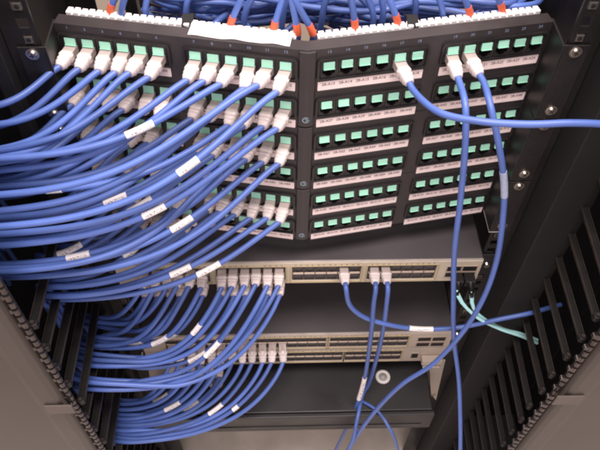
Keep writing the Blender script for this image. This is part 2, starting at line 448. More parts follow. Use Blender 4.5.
# ---- network switches ---------------------------------------------
FR = lambda x, y, z: frame((x, y, z), (1, 0, 0), (0, 0, 1), (0, -1, 0))
def port_mesh(w, h):
    """one socket: dark side walls, a light tongue along its lower edge, latch notch"""
    mb = MB(); hw, hh = w/2, h/2
    o = [(-hw, -hh), (hw, -hh), (hw, hh), (-hw, hh)]
    i_ = [(-hw+0.9, -hh+1.5), (hw-0.9, -hh+1.5), (hw-0.9, hh-0.7), (-hw+0.9, hh-0.7)]
    mb.ring(o, i_, -1.6, -0.6, 2)
    mb.box(-hw+.2, hw-.2, -hh+0.1, -hh+1.5, -1.2, 0.2, 0, 0.2)
    mb.add([(*p, -1.6) for p in i_] + [(*p, -11) for p in i_], [(k, (k+1) % 4, 4+(k+1) % 4, 4+k) for k in range(4)] + [(4, 5, 6, 7)], 1)
    mb.add([(*p, -0.6) for p in o] + [(*p, -12) for p in o], [(k, 4+k, 4+(k+1) % 4, (k+1) % 4) for k in range(4)], 1)
    for q in (-1, 1): mb.box(q*3.6-1.0, q*3.6+1.0, -hh+1.5, -hh+2.6, -5, -0.9, 2)
    return mb
PORT = {}
def network_switch(z0, z1, label, groups, ncol, pitch, bez, yf=-42.0):
    t = thing('network_switch', label, 'network switch', (0, yf, z0), 'rack network switches')
    h = z1-z0; zc = (z0+z1)/2
    ch = MB(); ch.box(-223, 221, yf+3.2, 330, z0+0.4, z1-0.2, 0, 0.8)
    ch.build('chassis', 'top', t, Matrix.Identity(4))
    ed = MB(); ed.box(-223, 221, yf+1.0, yf+3.0, z1-1.4, z1+0.25, 0, 0.3)
    ed.build('lid_edge', 'edge', t, Matrix.Identity(4))
    # bezel with openings: strips round the port groups
    bz = MB(); xs = [-223]
    gw = ncol*pitch
    for g in groups: xs += [g-pitch/2-0.6, g+(ncol-1)*pitch+pitch/2+0.6]
    xs.append(221)
    lo, hi = z0+5.0, z1-9.0
    for a in range(0, len(xs)-1, 2): bz.box(xs[a], xs[a+1], yf, yf+3, z0, z1-1.5, 0, 0.4)
    for a in range(1, len(xs)-1, 2):
        bz.box(xs[a], xs[a+1], yf+.05, yf+3, z0, lo, 0); bz.box(xs[a], xs[a+1], yf+.05, yf+3, hi, z1-1.5, 0)
    bz.build('front_bezel', bez, t, Matrix.Identity(4))
    hrow = (hi-lo)/2
    for g in groups:
        ol = MB(); a, b = g-pitch/2-3.2, g+(ncol-1)*pitch+pitch/2+3.2
        ol.ring(rrect(a, b, lo-zc-2.4, hi-zc+2.4, 2.5), rrect(a+1.4, b-1.4, lo-zc-1.0, hi-zc+1.0, 1.6), 0.0, 0.9)
        ol.build('group_outline', 'gilt', t, FR(0, yf, zc))
        for c in range(ncol):
            for rw in (0, 1):
                key = (round(pitch, 2), round(hrow, 2), rw)
                W = FR(g+c*pitch, yf+0.6, lo+hrow*(rw+0.5))
                if not rw: W = W @ Matrix.Rotation(math.pi, 4, 'Z')
                if key not in PORT: PORT[key] = port_mesh(pitch-0.5, hrow-0.5).build('port', ['shield', 'hole', 'socket'], t, W).data
                else: put('port', PORT[key], t, W)
    # status marks above the ports: small lights, some lit
    for g in groups:
        sl = MB()
        for c in range(ncol):
            for q in (-3.2, 3.2):
                if random.random() < .85: sl.box(g+c*pitch+q-1.0, g+c*pitch+q+1.0, yf-0.15, yf+.4, z1-6.2, z1-5.2, 1 if random.random() < .04 else 0)
        sl.build('status_lights', ['latch', 'led'], t, Matrix.Identity(4))
    for sd in (-1, 1):
        er = MB(); x0 = 221 if sd > 0 else -223
        er.box(min(x0, x0+sd*20), max(x0, x0+sd*20), -33.2, -31, z0+1, z1-1.5, 0, 0.4)
        er.box(min(x0-sd*0.5, x0+sd*2), max(x0-sd*0.5, x0+sd*2), -33, 40, z0+1, z1-1.5, 0, 0.4)
        e = er.build('rack_ear', 'rail', t, Matrix.Identity(4))
        sc = MB(); sc.cyl((0, 0), 4.4, 0, 2.6, 18, 0, 3.4); sc.box(-2.2, 2.2, -.4, .4, 2.2, 2.75, 1)
        sc.build('mounting_screw', ['steel', 'hole'], e, FR(sd*231, -33.2, zc))
    return t
sw1 = network_switch(-337, -292, 'upper network switch with beige front, gold outlined port groups and dark grey lid', [-188, -95.5, -3, 89.5], 6, 13.85, 'bezel')
sw2 = network_switch(-516.5, -472.2, 'middle network switch with ports in groups of eight, resting on another switch', [-182, -66, 50], 8, 14.4, 'bezel2')
sw3 = network_switch(-561, -517, 'lowest network switch with ports in groups of six, under another switch', [-186, -98, -10, 78], 6, 13.85, 'bezel2')

def sfp(t, x0, x1, z0, z1, n, y=-42):
    w = (x1-x0)/n
    for i in range(n):
        m = MB(); hw = w/2-.4; hh = (z1-z0)/2
        o = [(-hw, -hh), (hw, -hh), (hw, hh), (-hw, hh)]; i_ = [(-hw+.9, -hh+.9), (hw-.9, -hh+.9), (hw-.9, hh-.9), (-hw+.9, hh-.9)]
        m.ring(o, i_, -0.2, 1.0, 0); m.add([(*p, 1.0) for p in i_] + [(*p, 0.2) for p in i_], [(0, 1, 5, 4), (1, 2, 6, 5), (2, 3, 7, 6), (3, 0, 4, 7), (4, 5, 6, 7)], 1)
        m.build('uplink_cage', ['shield', 'hole'], t, FR(x0+w*(i+.5), y, (z0+z1)/2))
sfp(sw1, 178, 217, -327, -316, 2); sfp(sw1, 178, 217, -314, -303, 2)
sfp(sw2, 171, 213, -512, -500, 2); sfp(sw2, 171, 213, -496, -484, 2)
sfp(sw3, 169, 181, -549, -534, 1); sfp(sw3, 185, 216, -552, -538, 2)
for t, x, z in ((sw1, 193, -322), (sw1, 208, -322)):                     # seated uplink modules with grey latch
    m = MB(); m.box(-6.4, 6.4, -5.4, 5.4, 1.1, 15, 0, 0.6); m.box(-5, 5, -4.0, 4.0, 15, 15.6, 1); m.build('uplink_module', ['rail', 'hole'], t, FR(x, -42, z))
m = MB(); m.box(-15, 15, -6, 6, 1.1, 12, 0, 0.8); m.box(-13.5, 13.5, -7.4, -6.2, 2, 16, 1, 0.4); m.build('uplink_module', ['bezel2', 'steel'], sw3, FR(200, -42, -545))
# tapered side bracket hanging under the lowest switch
for sd in (-1, 1):
    br = MB(); br.prism([(sd*196, -563), (sd*226, -563), (sd*229, -600), (sd*239, -716), (sd*226, -690), (sd*208, -600)][::(1 if sd > 0 else -1)], 0, 2, 0, 0.4)
    br.cyl((sd*229, -690), 3.2, 2, 4, 14, 1)
    br.build('side_bracket', ['bezel2', 'steel'], sw3, frame((0, -39, 0), (1, 0, 0), (0, 0, 1), (0, -1, 0)))

# ---- low black equipment box with two round caps -------------------
bxt = thing('equipment_box', 'low black equipment box with two white round caps on its lid, at rack bottom', 'equipment', (0, -110, -645))
m = MB(); m.box(-218, 204, -104, 320, -648, -600, 0, 2.0); m.build('case', 'box', bxt, Matrix.Identity(4))
m = MB(); m.box(-220, 206, -112, -105, -652, -599, 0, 1.6); m.build('front_panel', 'box', bxt, Matrix.Identity(4))
m = MB(); m.box(-200, 190, -113.4, -112.2, -640, -633, 0, 0.4); m.build('front_trim', 'rail', bxt, Matrix.Identity(4))
for x, y in ((133.4, -49.5), (-126, -53)):
    m = MB(); n = 28
    def lp(r, z): return [(r*math.cos(2*math.pi*i/n), r*math.sin(2*math.pi*i/n), z) for i in range(n)]
    m.loft([lp(11.5, 0), lp(11.3, 2.2), lp(10.4, 3.0), lp(6.8, 3.0), lp(6.2, 1.2)], 0)
    m.loft([lp(6.2, 1.2), lp(5.4, 3.2), lp(3.0, 4.6), lp(0.4, 5.0)], 1)
    m.build('round_cap', ['cap', 'capgrey'], bxt, Matrix.Translation((x, y, -600)))

# ---- rack frame ----------------------------------------------------
rk = thing('equipment_rack', 'black steel rack frame with square-holed upright rails', 'rack', (0, 0, -1000))
ZB, ZT = -1000, 420
for sd in (-1, 1):
    m = MB()
    xa, xb = 222.5, 250
    zz = ZT
    # flange with square holes every third of a unit
    holes = []
    z = 19-88.9*2-60
    k = 0
    zs = []
    zc = 19 - 6.4
    z = zc + 15.875*25
    while z > -560:
        zs.append(z); z -= 15.875 if (len(zs) % 3) else 12.7
    x1, x2 = 226, 235.5
    def bxs(a, b): return (a, b) if sd > 0 else (-b, -a)
    m.box(*bxs(xa, x1), -30, -27.5, ZB, ZT, 0); m.box(*bxs(x2, xb), -30, -27.5, ZB, ZT, 0)
    top = ZT
    for z in zs:
        if z+4.75 < top: m.box(*bxs(x1, x2), -29.9, -27.6, z+4.75, top, 0)
        top = z-4.75
    m.box(*bxs(x1, x2), -29.9, -27.6, ZB, top, 0)
    m.box(*bxs(xb-2.5, xb), -27.4, 130, ZB, ZT, 0, 0.4)
    m.box(*bxs(xa-6, xb-2.6), 127, 130, ZB, ZT, 0, 0.4)
    m.build('rail', 'rail', rk, Matrix.Identity(4))
    for z in [z for i, z in enumerate(zs) if z > 20 and i % 2 == 0][-6:] + [z for z in zs if -280 < z < -200][::2] + [z for z in zs if -470 < z < -340][::3]:
        n_ = MB(); n_.box(-3.4, 3.4, -3.4, 3.4, -2, 1.2, 0, 0.5); n_.cyl((0, 0), 2.0, 1.2, 1.35, 12, 1)
        n_.build('cage_nut', ['nut', 'hole'], rk, FR(sd*230.7, -29.8, z))
    m = MB(); m.box(*bxs(205, 245), 440, 470, ZB, 200, 0, 1); m.build('rear_post', 'rail', rk, Matrix.Identity(4))
for x in (-186, -62, -36, 60):
    m = MB(); m.box(x-7, x+7, 150, 165, -90, 330, 0, 1); m.build('wire_support', 'rail', rk, Matrix.Identity(4))
m = MB(); m.box(-222, 222, 60, 62, -290, -60, 0, .5); m.build('rear_cover', 'back', rk, Matrix.Identity(4))

# ---- vertical cable managers ---------------------------------------
def manager(sd, label, xf, xd, yd, latch, lean, yr, hw, xs):
    t = thing('vertical_cable_manager', label, 'cable manager', (sd*330, 0, -1000), 'vertical cable managers beside the rack')
    def bxs(a, b): return (a, b) if sd > 0 else (-b, -a)
    m = MB(); m.box(*bxs(251, 470), 40, 44, ZB, ZT, 0); m.build('back_plate', 'back', t, Matrix.Identity(4))
    m = MB(); m.box(*bxs(466, 470), -170, 39, ZB, ZT, 0); m.build('side_plate', 'back', t, Matrix.Identity(4))
    m = MB(); m.box(*bxs(251, 470), -172, 39, -998, -992, 0); m.build('dark_floor_sheet', 'back', t, Matrix.Identity(4))  # dark sheet added over the bright floor, standing in for channel shade
    m = MB(); m.box(*bxs(251, xs), yr, 38, ZB, ZT, 0, 1); m.build('spine', 'back', t, Matrix.Identity(4))
    fm = None
    z = -21.0 + ROW*6
    while z > ZB+30:
        W = Matrix.Translation((sd*xf, 0, z))
        if fm is None:
            f = MB()
            f.box(-hw+.4, hw-.4, -169, yr, -1.2, 1.2, 0, 0.4)
            for q in (-hw, hw): f.box(q-0.4, q+0.4, -171, yr, -1.8, 2.0, 1, 0.3)
            f.prism([(-hw-.5, -176), (-1.0, -178), (1.0, -178), (hw+.5, -176), (hw+.5, -172), (hw-.4, -169), (-hw+.4, -169), (-hw-.5, -172)], -4, 4, 0, 1.0)
            f.cyl((0, -174), 2.0, 4.5, 6.0, 10, 1)
            f.box(-hw+.2, hw-.2, yr-18, yr, -5, -1.7, 0, 0.6)
            fm = f.build('finger', ['finger', 'rim'], t, W @ Matrix.Translation((0, yr, 0)) @ Matrix.Rotation(lean, 4, 'Z') @ Matrix.Translation((0, -yr, 0))).data
        elif sd > 0 or z < -175 or z > 40: put('finger', fm, t, W @ Matrix.Translation((0, yr, 0)) @ Matrix.Rotation(lean, 4, 'Z') @ Matrix.Translation((0, -yr, 0)) @ Matrix.Rotation(random.uniform(-.02, .02), 4, 'Z') @ Matrix.Rotation(random.uniform(-.01, .01), 4, 'X'))
        z -= ROW
    hg = MB(); z = ZT; i = 0
    while z > ZB+10:
        hg.cyl((0, 0), 3.6, z-8.0, z, 10, 0); hg.cyl((0, 0), 2.2, z-12, z-8.0, 8, 1); 
        if i % 2 == 0: hg.box(-6.5, 0, -2.5, 2.5, z-7, z-1, 0, 0.8)
        z -= 12.0; i += 1
    hg.build('hinge', ['hinge', 'hole'], t, Matrix.Translation((sd*(xd-4), yd+2, 0)))
    d = MB()
    pr = [(xd+1, yd+10), (xd+1, yd+2), (xd+4, yd-4), (xd+10, yd-6), (xd+27, yd-6), (xd+33, yd-2.5), (xd+185, yd-2.5), (xd+190, yd+1), (xd+190, yd+10)]
    d.prism([(sd*a, b) for a, b in pr][::sd], ZB+5, ZT, 0, 0.8)
    dr = d.build('door', 'door', t, Matrix.Identity(4))
    l = MB(); l.box(*bxs(xd-7, xd+24), yd-8.6, yd-6.2, -14, 8, 0, 0.8)
    l.build('latch', 'latch', dr, Matrix.Translation((0, 0, latch)))
manager(-1, 'tall black cable manager full of blue cable, left of the rack, with grey-brown door', 262, 268, -182, -361, 0.0, -44, 4.2, 264)
manager(1, 'tall nearly empty black cable manager right of the rack, bare fingers and grey-brown door', 287, 289, -192, -340, math.radians(-2), -73, 3.2, 293)

# ------------------------------------------------------------------ cables
R_CAB = 2.98
def plug_meshes():
    p = MB()
    p.box(-5.7, 5.7, -4.0, 4.1, -8.5, 10.5, 0, 0.4)
    p.add([(-2.6, 4.2, -7), (2.6, 4.2, -7), (2.6, 6.6, 6.4), (-2.6, 6.6, 6.4)], [(0, 1, 2, 3)], 0)
    for k in range(8): p.box(-4.3+k*1.15, -3.8+k*1.15, -3.9, -3.5, -8, -3, 1)
    b = MB()
    def sup(w, h, z, e=3.2, n=18, dy=0.0):
        out = []
        for i in range(n):
            t = 2*math.pi*i/n; c, s_ = math.cos(t), math.sin(t)
            out.append((w/2*math.copysign(abs(c)**(2/e), c), dy + h/2*math.copysign(abs(s_)**(2/e), s_), z))
        return out
    b.loft([sup(11.6, 9.0, 7.6, 5), sup(12.4, 10.2, 8.2, 5), sup(12.8, 10.9, 10.4, 5), sup(13.2, 11.3, 10.9, 5), sup(13.2, 11.3, 13.2, 5), sup(11.8, 9.9, 13.8, 4),
            sup(11.6, 9.9, 15.0, 4), sup(12.4, 10.6, 15.6, 4), sup(12.4, 10.6, 17.4, 4), sup(11.0, 9.8, 18.0, 3.5), sup(10.8, 9.6, 18.8, 3.5), sup(11.4, 10.0, 19.4, 3.5), sup(11.2, 9.8, 21.2, 3.5),
            sup(10.0, 9.2, 21.8, 3), sup(9.6, 9.0, 23.4, 2.4), sup(8.8, 8.4, 24.2, 2), sup(6.9, 6.9, 24.4, 2)], 0)
    b.prism([(-2.9, 4.6), (2.9, 4.6), (2.4, 7.2), (-2.4, 7.2)], 8.4, 14.5, 0, 0.7)
    for q in (-1, 1): b.box(q*6.4-.5, q*6.4+.5, -3, 3, 9.2, 12.5, 0, .3)
    for q in (p, b): q.v = [(x*0.92, y*0.92, z) for x, y, z in q.v]
    return p, b
PM = [None, None]

cables = []        # dicts: key,label,W(plug),path,group
def out_frame(W, yaw=0, pitch=0): return W @ Matrix.Rotation(yaw, 4, 'Y') @ Matrix.Rotation(pitch, 4, 'X')
def cyl_bez(P0, T0, P1, T1, n=26):
    t = np.linspace(0, 1, n)[:, None]
    return (1-t)**3*P0 + 3*t*(1-t)**2*(P0+T0) + 3*t*t*(1-t)*(P1+T1) + t**3*P1
ORD = ['first', 'second', 'third', 'fourth', 'fifth', 'sixth', 'seventh', 'eighth', 'ninth', 'tenth', 'eleventh', 'twelfth']

def tail(slot, rnd, dive):
    """beyond the finger line: into the manager channel and down"""
    s = np.array(slot)
    if dive:
        return [s + np.array([-16, 9, -10]), s + np.array([-30, 30, -42]), s + np.array([-36 + rnd[0]*6, 46, -95]), s + np.array([-38, 52, -150])]
    deep = np.array([-372 + rnd[0]*20, -20 + rnd[1]*28, s[2]-120 + rnd[2]*20])
    mid = s + np.array([-52, 8, -12 - 6*abs(rnd[2])])
    return [mid, (mid+deep)/2 + np.array([-26, -2, 14]), deep, deep + np.array([rnd[0]*8, rnd[1]*8, -70])]

def bundled(key, label, W, slot, h0, h1, sag, group, yaw, pitch, rnd, lft=0.35):
    Wp = out_frame(W, yaw, pitch)
    d = np.array(Wp.to_3x3() @ Vector((0, 0, 1))); P0 = np.array(Wp @ Vector((0, 0, 23.5)))
    slot = np.array(slot, float)
    bz = cyl_bez(P0, d*h0 + np.array([-h0*lft, 0, -sag*0.25]), slot, np.array([h1, -0.05*h1, 0.06*h1]))
    bz[:, 2] -= sag*np.sin(np.linspace(0, math.pi, len(bz)))**2
    P = catmull(np.vstack([bz[::3], bz[-1:], np.array(tail(slot, rnd, not (key[0] == 'row' and key[1] < 4)))]), 6)
    P, Ln = resample(P, 64)
    cables.append(dict(key=key, label=label, W=Wp, P=P, group=group, n_fixed=4))

row_slot = {0: (-104, -56), 1: (-100, -96), 2: (-106, -136), 3: (-92, -172), 4: (-102, -224), 5: (-86, -240)}
ROWN = {0: 'top', 1: 'second', 2: 'third', 3: 'fourth', 4: 'fifth', 5: 'lowest'}
for r in (0, 1, 2, 3, 4, 5):
    yc, zc = row_slot[r]
    for port in range(1, 13 if r not in (3, 5) else 7):
        sd, x = jack_s(port)
        W = wing(sd, -ROW*r) @ Matrix.Translation((x, -7.6, 1.2)) @ Matrix.Rotation(math.pi, 4, 'Z')
        u = (port-1)/11.0
        jit = RNG.normal(size=3)
        us = min(1, max(0, u + RNG.normal()*0.10))
        slot = (-262, yc + 38 - 78*us + jit[0]*5, zc + 22 - 36*us + (7 if port % 2 else -5) + jit[1]*6)
        dist = abs(x) ; L = 262 - abs(x)
        h0 = 9 + 0.11*L + jit[2]*2; h1 = (0.54 + 0.06*RNG.normal())*L*min(1, L/170) + 6
        bundled(('row', r, port), 'blue cable plugged into %s port from the left of the %s panel row' % (ORD[port-1], ROWN[r]),
                W, slot, h0, h1, 5*RNG.random() + (3 if r == 4 else 2)*u, 'blue patch cables of the left half of the panels',
                math.radians(5 + RNG.normal()*4), math.radians(-4 + RNG.normal()*4), RNG.normal(size=3)*.6, 1.0)

# switch one: both rows of its two left groups
for g, gx in enumerate((-188, -95.5)):
    for c in range(6):
        for rw in (1, 0):
            n = g*6+c; u = n/11.0
            if rw == 0 and n in (4, 9): continue
            W = FR(gx+c*13.85, -42, -337+5+ (15.5*(rw+.5)))
            if rw == 0: W = W @ Matrix.Rotation(0, 4, 'Z')
            else: W = W @ Matrix.Rotation(math.pi, 4, 'Z')
            jit = RNG.normal(size=3)
            L = 262 + (gx+c*13.85)
            us = min(1, max(0, u + (0.045 if rw else -.045) + RNG.normal()*0.07)); slot = (-268, -48 - 98*us + jit[0]*4, -402 + jit[1]*8 - 8*us)
            bundled(('sw1', rw, n), 'blue cable plugged into %s port from the left, %s row of upper switch' % (ORD[n], 'upper' if rw else 'lower'),
                    W, slot, 15 + 0.24*L + jit[2]*3, 0.42*L*min(1, L/140) + 8, 6 + 38*u + 7*RNG.random(), 'blue patch cables of the upper switch',
                    math.radians(RNG.normal()*2), math.radians((9 if rw else -4) + RNG.normal()*2) * (1 if rw else -1), RNG.normal(size=3)*.6)
# switch two (lower row of ports) and a few in switch three
cols2 = [-182+14.4*c for c in range(8)] + [-66+14.4*c for c in range(4)]
for n, x in enumerate(cols2):
    W = FR(x, -42, -516.5+5+7.6)
    u = n/11.0; jit = RNG.normal(size=3); L = 262 + x
    slot = (-266, -92 - 58*u + jit[0]*3, -584 + jit[1]*5 - 4*u)
    bundled(('sw2', 0, n), 'blue cable plugged into %s port from the left, lower row of middle switch' % ORD[n],
            W, slot, 16 + 0.24*L + jit[2]*3, 0.42*L + 8, 3 + 10*u, 'blue patch cables of the two lower switches',
            math.radians(RNG.normal()*2), math.radians(14 + RNG.normal()*2), RNG.normal(size=3)*.6)
for n in range(6):
    x = -186 + 13.85*n; W = FR(x, -42, -561+5+7.6); u = n/11.0; jit = RNG.normal(size=3); L = 262 + x
    slot = (-266, -84 - 50*u + jit[0]*3, -590 + jit[1]*4)
    bundled(('sw3', 0, n), 'blue cable plugged into %s port from the left of the lowest switch' % ORD[n],
            W, slot, 24 + 0.2*L + jit[2]*3, 0.45*(L+20), 0 + 3*u, 'blue patch cables of the two lower switches',
            math.radians(RNG.normal()*2), math.radians(12 + RNG.normal()*2), RNG.normal(size=3)*.6)

# loose cables: measured points of their run through the rack
def loose(key, label, W, pts, group, yaw=0, pitch=0):
    Wp = out_frame(W, yaw, pitch)
    d = np.array(Wp.to_3x3() @ Vector((0, 0, 1))); P0 = np.array(Wp @ Vector((0, 0, 23.5)))
    P = catmull(np.vstack([[P0, P0 + d*9], np.array(pts, float)]), 9)
    P, Ln = resample(P, 96)
    cables.append(dict(key=key, label=label, W=Wp, P=P, group=group, n_fixed=999))
def WJ(port, r):
    sd, x = jack_s(port)
    return wing(sd, -ROW*r) @ Matrix.Translation((x, -7.6, 1.2)) @ Matrix.Rotation(math.pi, 4, 'Z')
def WS(x, z, up=True):
    W = FR(x, -42, z); return W @ Matrix.Rotation(math.pi, 4, 'Z') if up else W
LG = 'loose blue patch cables right of the middle'
loose(('loose', 17), 'blue patch cable from port 17 sweeping right across the panels and out of frame', WJ(17, 0),
      [(106, -92, -4), (134, -110, 3), (171, -118, 7), (202, -120, 10), (234, -120, 8), (304, -110, -14)], LG, math.radians(-6), math.radians(-6))
loose(('loose', 19), 'blue patch cable from port 19 hanging straight down in front of the panels', WJ(19, 0),
      [(131, -78, -9), (136, -88, -40), (147, -92, -117), (157, -94, -196), (176, -94, -297), (196, -95, -394), (218, -112, -484), (232, -142, -566), (246, -172, -660)], LG, math.radians(4), math.radians(-8))
loose(('loose', 20), 'blue patch cable from port 20 with a clear sleeve, curving back down to the left', WJ(20, 0),
      [(152, -78, -9), (166, -90, -45), (181, -97, -90), (192, -102, -144), (200, -106, -202), (200, -112, -262), (190, -118, -330), (166, -122, -409), (138, -124, -454), (116, -126, -514), (94, -130, -600), (71, -132, -760)], LG, math.radians(-6), math.radians(-8))
zu = -337+5+15.5*1.5
loose(('loose', 4), 'blue patch cable from the upper switch bending right towards the bare fingers', WS(52.4, zu),
      [(59, -78, -332), (76, -81, -354), (106, -84, -369), (151, -86, -380), (202, -86, -377), (248, -86, -358), (283, -84, -348), (306, -76, -352), (335, -60, -370)], LG, 0, math.radians(14))
loose(('loose', 5), 'left one of two adjacent blue cables hanging from the upper switch, with a white label', WS(89.5, zu),
      [(87, -80, -322), (89, -86, -368), (91, -90, -428), (92, -94, -511), (88, -97, -593), (79, -100, -678), (60, -102, -836)], LG, math.radians(3), math.radians(14))
loose(('loose', 6), 'right one of two adjacent blue cables hanging from the upper switch, without a label', WS(103.35, zu),
      [(103, -79, -324), (105, -81, -364), (107, -80, -433), (107, -78, -498), (105, -76, -569), (98, -82, -594), (88, -116, -596), (82, -136, -640), (58, -140, -760)], LG, math.radians(2), math.radians(14))

# push cables apart where they would run through each other
def relax(cs, iters=40):
    mv = [c for c in cs if c['n_fixed'] < 900]
    Ps = [c['P'] for c in mv]; nP = len(Ps[0]); K = len(Ps)
    A = np.array(Ps); idx = np.repeat(np.arange(K), nP)
    w = np.ones(nP); w[:2] = 0; w[2:7] = np.linspace(0.1, 1, 5)
    fixed = np.vstack([resample(c['P'], 120)[0] for c in cs if c['n_fixed'] >= 900])
    dmin = 2*R_CAB + 0.5
    for it in range(iters):
        F = A.reshape(-1, 3); mv_ = np.zeros_like(F)
        order = np.argsort(F[:, 2])
        zsorted = F[order, 2]
        for s in range(0, len(F), 256):
            ii = order[s:s+256]
            jj = order[np.searchsorted(zsorted, F[ii[0], 2]-dmin):np.searchsorted(zsorted, F[ii[-1], 2]+dmin)]
            d = F[ii][:, None, :] - F[jj][None, :, :]
            q = (d**2).sum(2); q[idx[ii][:, None] == idx[jj][None, :]] = 1e9
            near = q < dmin**2
            dd = np.sqrt(np.maximum(q, 1e-6)); k = np.where(near, (dmin-dd)/dd*0.35, 0)
            mv_[ii] = (d*k[:, :, None]).sum(1)
        st = np.linalg.norm(mv_, axis=1, keepdims=True); mv_ *= np.minimum(1, 2.0/np.maximum(st, 1e-6))
        A = A + mv_.reshape(A.shape)*w[None, :, None]
        S = A.copy(); S[:, 1:-1] = 0.5*A[:, 1:-1] + 0.25*(A[:, :-2] + A[:, 2:])
        A = A + (S-A)*(0.6*w)[None, :, None]
        # keep cables clear of the panel and switch fronts
        lim = -D_APEX + np.abs(A[:, :, 0])*math.tan(ANG) - 7
        inpan = (A[:, :, 2] > -262) & (np.abs(A[:, :, 0]) < 216)
        lid = (A[:, :, 0] > -228) & (A[:, :, 1] > -120) & (A[:, :, 2] < -595)
        A[:, :, 2] = np.where(lid, -595, A[:, :, 2])
        A[:, 6:, 1] = np.where(inpan & (A[:, :, 1] > lim), lim, A[:, :, 1])[:, 6:]
    for c, P in zip(mv, A): c['P'] = P
relax(cables)

LABELS = {   # cable: (distance from the plug, length) of its printed wrap, mm
    ('row', 0, 9): [(66, 25, 'label')],
    ('row', 0, 12): [(88, 21, 'label')],
    ('row', 1, 12): [(121, 22, 'label')],
    ('row', 2, 8): [(71, 26, 'label')],
    ('row', 1, 10): [(122, 22, 'label')],
    ('row', 2, 10): [(172, 22, 'label')],
    ('row', 4, 6): [(50, 25, 'label')],
    ('row', 4, 11): [(94, 23, 'label')],
    ('row', 4, 12): [(76, 27, 'label')],
    ('row', 2, 11): [(85, 23, 'label')],
    ('row', 1, 9): [(161, 14, 'label')],
    ('row', 4, 3): [(70, 26, 'label')],
    ('sw1', 0, 1): [(135, 28, 'label')],
    ('sw1', 1, 4): [(119, 28, 'label')],
    ('sw1', 1, 5): [(86, 28, 'label')],
    ('sw1', 0, 5): [(66, 28, 'label')],
    ('sw1', 0, 8): [(93, 28, 'label')],
    ('sw1', 1, 9): [(85, 28, 'label')],
    ('sw1', 1, 6): [(54, 17, 'label')],
    ('sw3', 0, 1): [(31, 28, 'label')],
    ('sw2', 0, 4): [(75, 27, 'label')],
    ('sw3', 0, 5): [(47, 25, 'label')],
    ('sw2', 0, 8): [(73, 25, 'label')],
    ('sw2', 0, 10): [(79, 10, 'label')],
    ('loose', 20): [(114, 32, 'sleeve')],
    ('loose', 4): [(136, 31, 'label')],
    ('loose', 5): [(214, 68, 'label')],
}
def label_tube(P, L0, L1):
    d = np.r_[0, np.cumsum(np.linalg.norm(np.diff(P, axis=0), axis=1))]
    s = np.linspace(L0, L1, 9)
    return np.stack([np.interp(s, d, P[:, k]) for k in range(3)], 1)

def sleeve(parent, P, L0, length, material, r, flag=False):
    Q = label_tube(P, L0, L0+length)
    mb = MB(); tube(mb, Q, r, 12, 0)
    me = mb.build('cable_label', material, parent, Matrix.Identity(4))
    md = me.data; uv = md.uv_layers.new(name='UVMap'); n = 12
    for poly in md.polygons:
        vi = [md.loops[l].vertex_index for l in poly.loop_indices]
        if len(vi) != 4: continue
        us = [v % n for v in vi]; wrap = max(us)-min(us) > n/2
        for l, v in zip(poly.loop_indices, vi):
            k = v % n; kk = k + n if (wrap and k < n/2) else k
            uv.data[l].uv = ((v//n)/8.0, kk/n)
    return me

def smooth_path(P, n):
    return resample(catmull(P, 3), n)[0]
for c in cables:
    P = c['P']
    t = thing('patch_cable', c['label'], 'cable', tuple(c['W'].translation), c['group'])
    W = c['W']
    if PM[0] is None:
        a, b = plug_meshes()
        pl = a.build('plug', ['clear', 'gold'], t, W); bt = b.build('boot', 'boot', pl, W); PM = [pl.data, bt.data]
    else:
        pl = put('plug', PM[0], t, W); put('boot', PM[1], pl, W)
    mb = MB(); tube(mb, smooth_path(P, 90), R_CAB, 12)
    mb.build('jacket', 'blue', t, Matrix.Identity(4))
    for (L0, ln, mt) in LABELS.get(c['key'], []):
        sleeve(t, P, L0, ln, mt, R_CAB + (0.45 if mt == 'label' else 0.45))

# thin blue cable lying on the black box
t = tag(tube(MB(), resample(catmull([(94, -88, -597), (99, -91, -596), (119, -108, -592), (136, -134, -600), (165, -140, -717), (192, -140, -851)], 10), 70)[0], 2.4, 10).build('thin_cable', 'blue'),
        'thin dark blue cable lying over the black box lid and dropping off its front', 'cable')
# aqua fibre pair
FP = [[(193, -62, -322), (188, -74, -317), (195, -79, -328), (207, -83, -342), (223, -85, -359), (255, -86, -384), (286, -86, -403), (318, -82, -432), (346, -72, -467)],
      [(208, -62, -322), (206, -74, -319), (208, -78, -330), (215, -80, -346), (237, -80, -373), (265, -80, -396), (291, -79, -410), (322, -74, -438), (353, -62, -474)]]
for k, pts in enumerate(FP):
    f = thing('fibre_cable', ['thin aqua fibre cable from the left uplink module of the upper switch', 'thin aqua fibre cable from the right uplink module of the upper switch'][k], 'cable', pts[0], 'aqua fibre cables')
    tube(MB(), resample(catmull(pts[:-1], 10), 70)[0], 2.0, 10).build('jacket', 'aqua', f, Matrix.Identity(4))
    mb = MB(); P = np.array(pts[:2], float); d = (P[1]-P[0])/np.linalg.norm(P[1]-P[0])
    tube(mb, [np.array(pts[0])+np.array([0, 6, 2.]), pts[0], P[0]+d*6, P[0]+d*16], 3.2, 10, 0, True, [1.2, 1.2, 1, .7]); mb.build('strain_boot', 'rail', f, Matrix.Identity(4))
    mb = MB(); tube(mb, [P[1]-d*1, np.array(pts[2]) , (np.array(pts[2])+np.array(pts[3]))/2], 2.5, 10, 0, True, [1.15, 1.0, .8]); mb.build('aqua_boot', 'aqua', f, Matrix.Identity(4))

